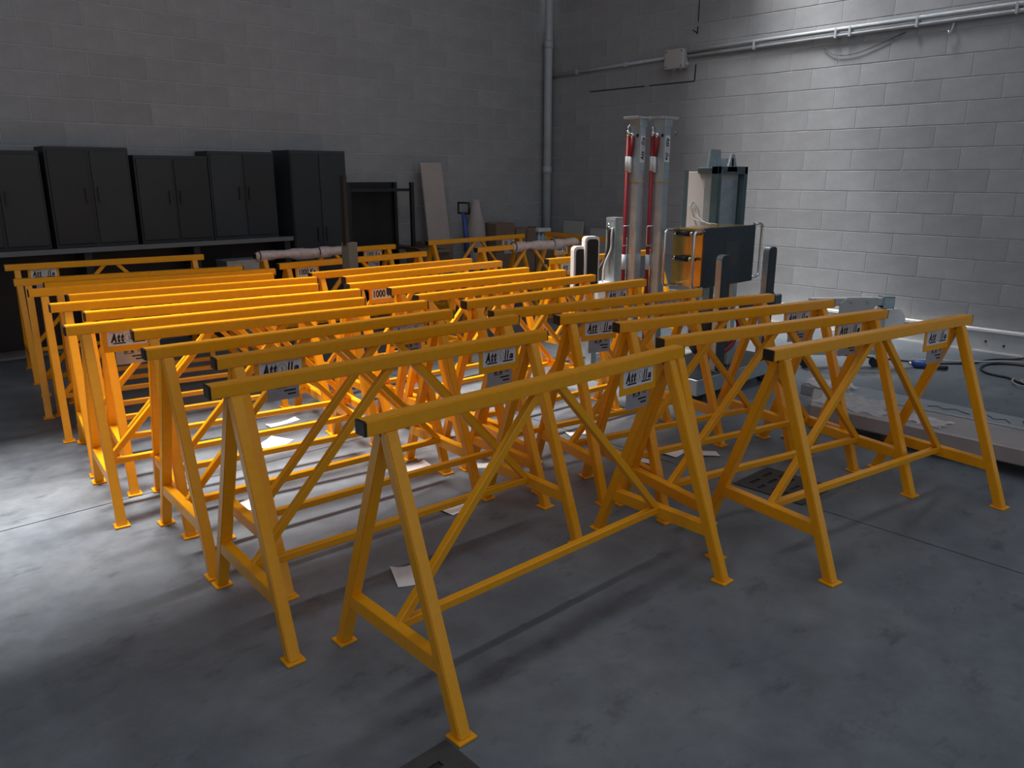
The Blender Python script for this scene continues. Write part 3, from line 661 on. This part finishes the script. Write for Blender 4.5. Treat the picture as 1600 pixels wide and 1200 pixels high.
def paper(x, y, w, h, rz, label, m=PAPER, curl=0.012):
    mb = MB(); n = 4; rows = []
    for i in range(n + 1):
        u = i / n - 0.5
        rows.append([mb.bm.verts.new((u * w, s * h / 2, 0.0015 + curl * (u * 2) ** 2 * (1 if s > 0 else 0.2))) for s in (-1, 1)])
    for i in range(n): mb._f([rows[i][0], rows[i + 1][0], rows[i + 1][1], rows[i][1]])
    o = mb.build('paper_scrap', m); o.location = (x, y, 0); o.rotation_euler = (0, 0, rz)
    return tag(o, label, 'paper', 'paper scraps on the floor')
for x, y, w, h, a, lb in ((2.36, 3.31, .16, .10, -.1, 'white paper scrap on sunlit floor, in front of a right row foot plate'), (2.66, 3.07, .12, .07, -.6, 'small white paper scrap on the floor between the two rows'),
        (2.18, 2.74, .16, .10, .2, 'white paper scrap on the floor behind the front left trestle brace'), (1.62, 2.35, .12, .16, -.4, 'white paper scrap on the floor behind the nearest trestle leg'),
        (2.20, 4.56, .22, .06, .1, 'long white paper strip on sunlit floor under the left row'), (1.96, 4.22, .20, .16, .5, 'large white paper sheet on sunlit floor under the left row'),
        (1.46, 3.46, .10, .12, .3, 'white paper scrap beside the left row leg in the sun patch'), (3.61, 2.48, .16, .10, .2, 'white paper scrap on the floor under the fourth right trestle'),
        (3.72, 2.33, .08, .14, .9, 'yellowish paper scrap on the floor right of a white one'), (4.38, 2.12, .12, .16, .2, 'pale paper scrap near the right ends of the right row'),
        (3.36, 2.5, .06, .10, .4, 'tiny white paper scrap beside a right row leg'), (3.45, 3.1, .14, .06, -.3, 'white paper strip on the floor joint under the right row')):
    paper(x, y, w, h, a, lb)

# ------------------------------------------------------------------ grey post between the rows
t = empty('steel_post', (3.28, 5.40, 0), math.radians(10), 'grey steel post with black upper arm standing between the right row trestles', 'post')
MB().box(-0.045, 0.045, -0.045, 0.045, 0.008, 1.06).bevel(0.003).build('post_tube', POSTM, t)
MB().prism([(-0.05, 1.04), (0.0, 1.04), (-0.012, 1.12), (-0.012, 1.57), (-0.045, 1.57)], (0, -0.02, 0), (1, 0, 0), (0, 0, 1), (0, 1, 0), 0.04).build('upper_arm', BLACK, t)
MB().box(-0.06, 0.06, -0.045, 0.045, 0, 0.008).build('base_plate', POSTM, t)

# ------------------------------------------------------------------ dim clutter along the rear wall
t = empty('workbench', (2.4, 7.62, 0), 0, 'long dark workbench with pale front edge along the rear wall', 'workbench')
MB().box(-1.45, 1.45, -0.20, 0.20, 0.93, 0.965).build('bench_top', DARKST, t)
MB().box(-1.45, 1.45, -0.212, -0.20, 0.93, 0.972).build('edge_strip', mk('worn_steel_edge', (0.16, 0.17, 0.18), 0.4, 0.3), t)
for x in (-1.4, -0.47, 0.47, 1.4): MB().box(x - 0.03, x + 0.03, -0.17, 0.18, 0, 0.93).build('bench_leg', DARKST, t)
MB().box(-1.4, 1.4, 0.12, 0.16, 0.1, 0.9).build('back_panel', BLACK, t)
for k, x in enumerate((1.35, 2.05, 2.75, 3.42)):
    c = empty('tool_cabinet', (x, 7.66, 0.967), 0, 'dark steel tool cabinet on the workbench, %s from the left' % ('first', 'second', 'third', 'fourth')[k], 'cabinet', 'dark cabinets on the workbench')
    h = (0.80, 0.84, 0.78, 0.83)[k]
    MB().box(-0.33, 0.33, -0.13, 0.17, 0, h).build('carcass', DARKST, c)
    for s in (-1, 1):
        dr = MB().box(min(s * .012, s * .315), max(s * .012, s * .315), -0.142, -0.13, 0.03, h - 0.03).bevel(0.003).build('door', DARKST, c)
        MB().box(s * .05 - .008, s * .05 + .008, -0.158, -0.142, h * .45, h * .6).build('handle', DARKST, dr)
c = empty('tall_cabinet', (4.2, 7.62, 0), 0, 'tall dark steel cabinet right of the workbench', 'cabinet')
MB().box(-0.32, 0.32, -0.18, 0.2, 0, 1.82).build('carcass', DARKST, c)
for s in (-1, 1):
    dr = MB().box(min(s * .008, s * .31), max(s * .008, s * .31), -0.192, -0.18, 0.04, 1.78).bevel(0.003).build('door', DARKST, c)
    MB().box(s * .05 - .008, s * .05 + .008, -0.21, -0.192, 0.9, 1.05).build('handle', DARKST, dr)
c = empty('steel_bin', (3.22, 7.27, 0), 0, 'grey sheet steel bin standing right of the last left trestle', 'bin')
w = MB(); w.box(-0.2, 0.2, -0.12, -0.11, 0.02, 0.78); w.box(-0.2, 0.2, 0.11, 0.12, 0.02, 0.78); w.box(-0.2, -0.19, -0.11, 0.11, 0.02, 0.78); w.box(0.19, 0.2, -0.11, 0.11, 0.02, 0.78); w.box(-0.19, 0.19, -0.11, 0.11, 0.02, 0.03); w.build('bin_walls', ZINCD, c)
MB().box(-0.205, 0.205, -0.125, 0.125, 0.78, 0.795).build('lid', ZINCD, c); MB().box(-0.2, 0.2, -0.12, 0.12, 0, 0.02).build('skid', BLACK, c)
c = empty('dark_void_rack', (4.98, 7.64, 0), 0, 'made-up black rack filling the dark void behind the grey post', 'rack')  # made-up rack, all black to fill the dark void at the rear wall
for x in (-0.42, 0.42):
    for y in (-0.16, 0.18): MB().box(x - 0.02, x + 0.02, y - 0.02, y + 0.02, 0, 1.5).build('rack_post', BLACK, c)
for z in (0.15, 0.75, 1.4): MB().box(-0.42, 0.42, -0.16, 0.18, z, z + 0.03).build('shelf', BLACK, c)
MB().box(-0.44, 0.44, 0.2, 0.215, 0.05, 1.5).build('back_sheet', BLACK, c)
def carton(x, y, z, w, d, h, rz, label, flaps=False, m=CARD):
    c = empty('carton', (x, y, z), rz, label, 'carton', 'cardboard cartons by the rear wall')
    b = MB()
    if flaps:
        e = 0.006
        b.box(-w / 2, w / 2, -d / 2, -d / 2 + e, 0, h); b.box(-w / 2, w / 2, d / 2 - e, d / 2, 0, h); b.box(-w / 2, -w / 2 + e, -d / 2, d / 2, 0, h); b.box(w / 2 - e, w / 2, -d / 2, d / 2, 0, h); b.box(-w / 2, w / 2, -d / 2, d / 2, 0, e)
        b.build('carton_body', m, c)
        for s, ax in ((-1, 'x'), (1, 'x'), (-1, 'y'), (1, 'y')):
            f = MB()
            if ax == 'x': f.bar((s * w / 2, 0, h), (s * (w / 2 + d * .35), 0, h + 0.05), d * .96, 0.005)
            else: f.bar((0, s * d / 2, h), (0, s * (d / 2 + d * .35), h - 0.02), w * .96, 0.005)
            f.build('flap', m, c)
    else:
        b.box(-w / 2, w / 2, -d / 2, d / 2, 0, h).bevel(0.004).build('carton_body', m, c)
        MB().box(-w / 2 - .001, w / 2 + .001, -0.025, 0.025, h - 0.0005, h + 0.001).build('tape', mk('packing_tape', (0.3, 0.24, 0.17), 0.3) if 'packing_tape' not in bpy.data.materials else bpy.data.materials['packing_tape'], c)
    return c
carton(5.38, 7.18, 0, 0.46, 0.34, 0.52, 0, 'closed carton under the open flapped one, left of the pallet truck')
carton(5.38, 7.18, 0.522, 0.38, 0.30, 0.24, 0.05, 'open carton with flaps spread, topmost left of the pale board', True)
carton(5.82, 7.64, 0, 0.36, 0.30, 0.80, 0, 'tall closed carton carrying the pale upright board')
c = empty('pale_board', (5.86, 7.60, 0.802), 0.05, 'pale blank board standing upright on a carton', 'board')
MB().hexa([(-0.17, -0.03, 0), (0.17, -0.03, 0), (0.17, -0.01, 0), (-0.17, -0.01, 0), (-0.16, 0.10, 0.92), (0.16, 0.10, 0.92), (0.16, 0.12, 0.92), (-0.16, 0.12, 0.92)]).build('sheet', CARDP, c)
t = empty('pallet_truck', (6.22, 7.32, 0), 0.1, 'blue hand pallet truck standing behind the far trestle', 'pallet truck')
for y in (-0.16, 0.08): MB().box(-0.05, 0.42, y, y + 0.10, 0.16, 0.22).bevel(0.006).build('fork', BLUE, t)
MB().box(-0.22, -0.04, -0.17, 0.19, 0.08, 0.5).bevel(0.02).build('pump_housing', BLUE, t)
MB().cyl((-0.13, 0.0, 0.5), (-0.20, 0.0, 1.15), 0.03, 12).build('handle_bar', BLUE, t)
MB().tube([(-0.2, -0.09, 1.14), (-0.2, -0.09, 1.26), (-0.2, 0.09, 1.26), (-0.2, 0.09, 1.14), (-0.2, -0.09, 1.14)], 0.014, 8).build('grip', BLACK, t)
for y in (-0.1, 0.1): MB().cyl((-0.13, y - 0.03, 0.08), (-0.13, y + 0.03, 0.08), 0.08, 16).build('wheel', BLACK, t)
for y in (-0.11, 0.13): MB().cyl((0.33, y - 0.035, 0.08), (0.33, y + 0.035, 0.08), 0.08, 14).build('load_wheel', BLACK, t)
def sack(x, y, z, r, h, label, seed):
    rnd = random.Random(seed); mb = MB(); n = 12; rings = []
    for i in range(9):
        u = i / 8; rr = r * (0.75 + 0.35 * math.sin(PI * min(u * 1.1, 1))) * (1 if u < 0.8 else 1 - (u - 0.8) * 2.6)
        rings.append([mb.bm.verts.new((rr * (1 + rnd.uniform(-.13, .13)) * math.cos(2 * PI * k / n), rr * (1 + rnd.uniform(-.13, .13)) * math.sin(2 * PI * k / n), h * u)) for k in range(n)])
    for i in range(8):
        for k in range(n):
            f = mb._f([rings[i][k], rings[i][(k + 1) % n], rings[i + 1][(k + 1) % n], rings[i + 1][k]])
            if f: f.smooth = True
    mb._f(rings[0][::-1]); mb._f(rings[-1])
    o = mb.build('sack', CARDP); o.location = (x, y, z); return tag(o, label, 'sack')
sack(6.55, 7.70, 0, 0.125, 1.28, 'tall crumpled beige sack standing right of the pallet truck', 2)
for x, z, w, h, lb in ((6.86, 0, .34, .62, 'lower carton below the pink brown one'), (6.86, .622, .32, .36, 'reddish brown carton on the stack right of the sack'), (7.22, 0, .34, .60, 'lower carton of the middle stack'), (7.14, .602, .17, .30, 'small carton with dark hole on the middle stack, left one'),
        (7.32, .602, .16, .30, 'small carton with dark hole on the middle stack, right one'), (7.58, 0, .34, .60, 'lower carton under the bottle pack'), (7.60, .602, .10, .30, 'narrow carton behind the bottle pack')):
    carton(x, 7.62 if x != 7.60 else 7.74, z, w, 0.30 if x != 7.60 else 0.08, h, random.uniform(-.03, .03), lb)
t = empty('bottle_pack', (7.58, 7.56, 0.604), 0, 'shrink wrapped pack of clear bottles with white tray on top', 'bottle pack')
BTL = MB().tube([(0, 0, 0), (0, 0, 0.17), (0, 0, 0.21), (0, 0, 0.235)], [0.032, 0.032, 0.014, 0.014], 10).mesh('bottle', mk('pale_bottle', (0.40, 0.50, 0.58), 0.25))
for i in range(3):
    for j in range(2): o = link('bottle', BTL, t); o.location = (-0.07 + 0.07 * i, -0.04 + 0.07 * j, 0)
MB().box(-0.12, 0.12, -0.085, 0.075, 0.236, 0.285).bevel(0.006).build('tray', WHITE, t)
for k, (y, w, h) in enumerate(((7.25, .35, .98), (6.8, .28, .90))):
    o = MB().hexa([(7.80, y - w / 2, 0), (7.82, y - w / 2, 0), (7.82, y + w / 2, 0), (7.80, y + w / 2, 0), (7.90, y - w / 2, h), (7.92, y - w / 2, h), (7.92, y + w / 2, h), (7.90, y + w / 2, h)]).build('leaning_panel', BOXM)
    tag(o, ('taller grey panel leaning on the kerb near the room corner', 'shorter grey panel leaning on the kerb, nearer the masts')[k], 'panel', 'grey panels leaning by the corner')
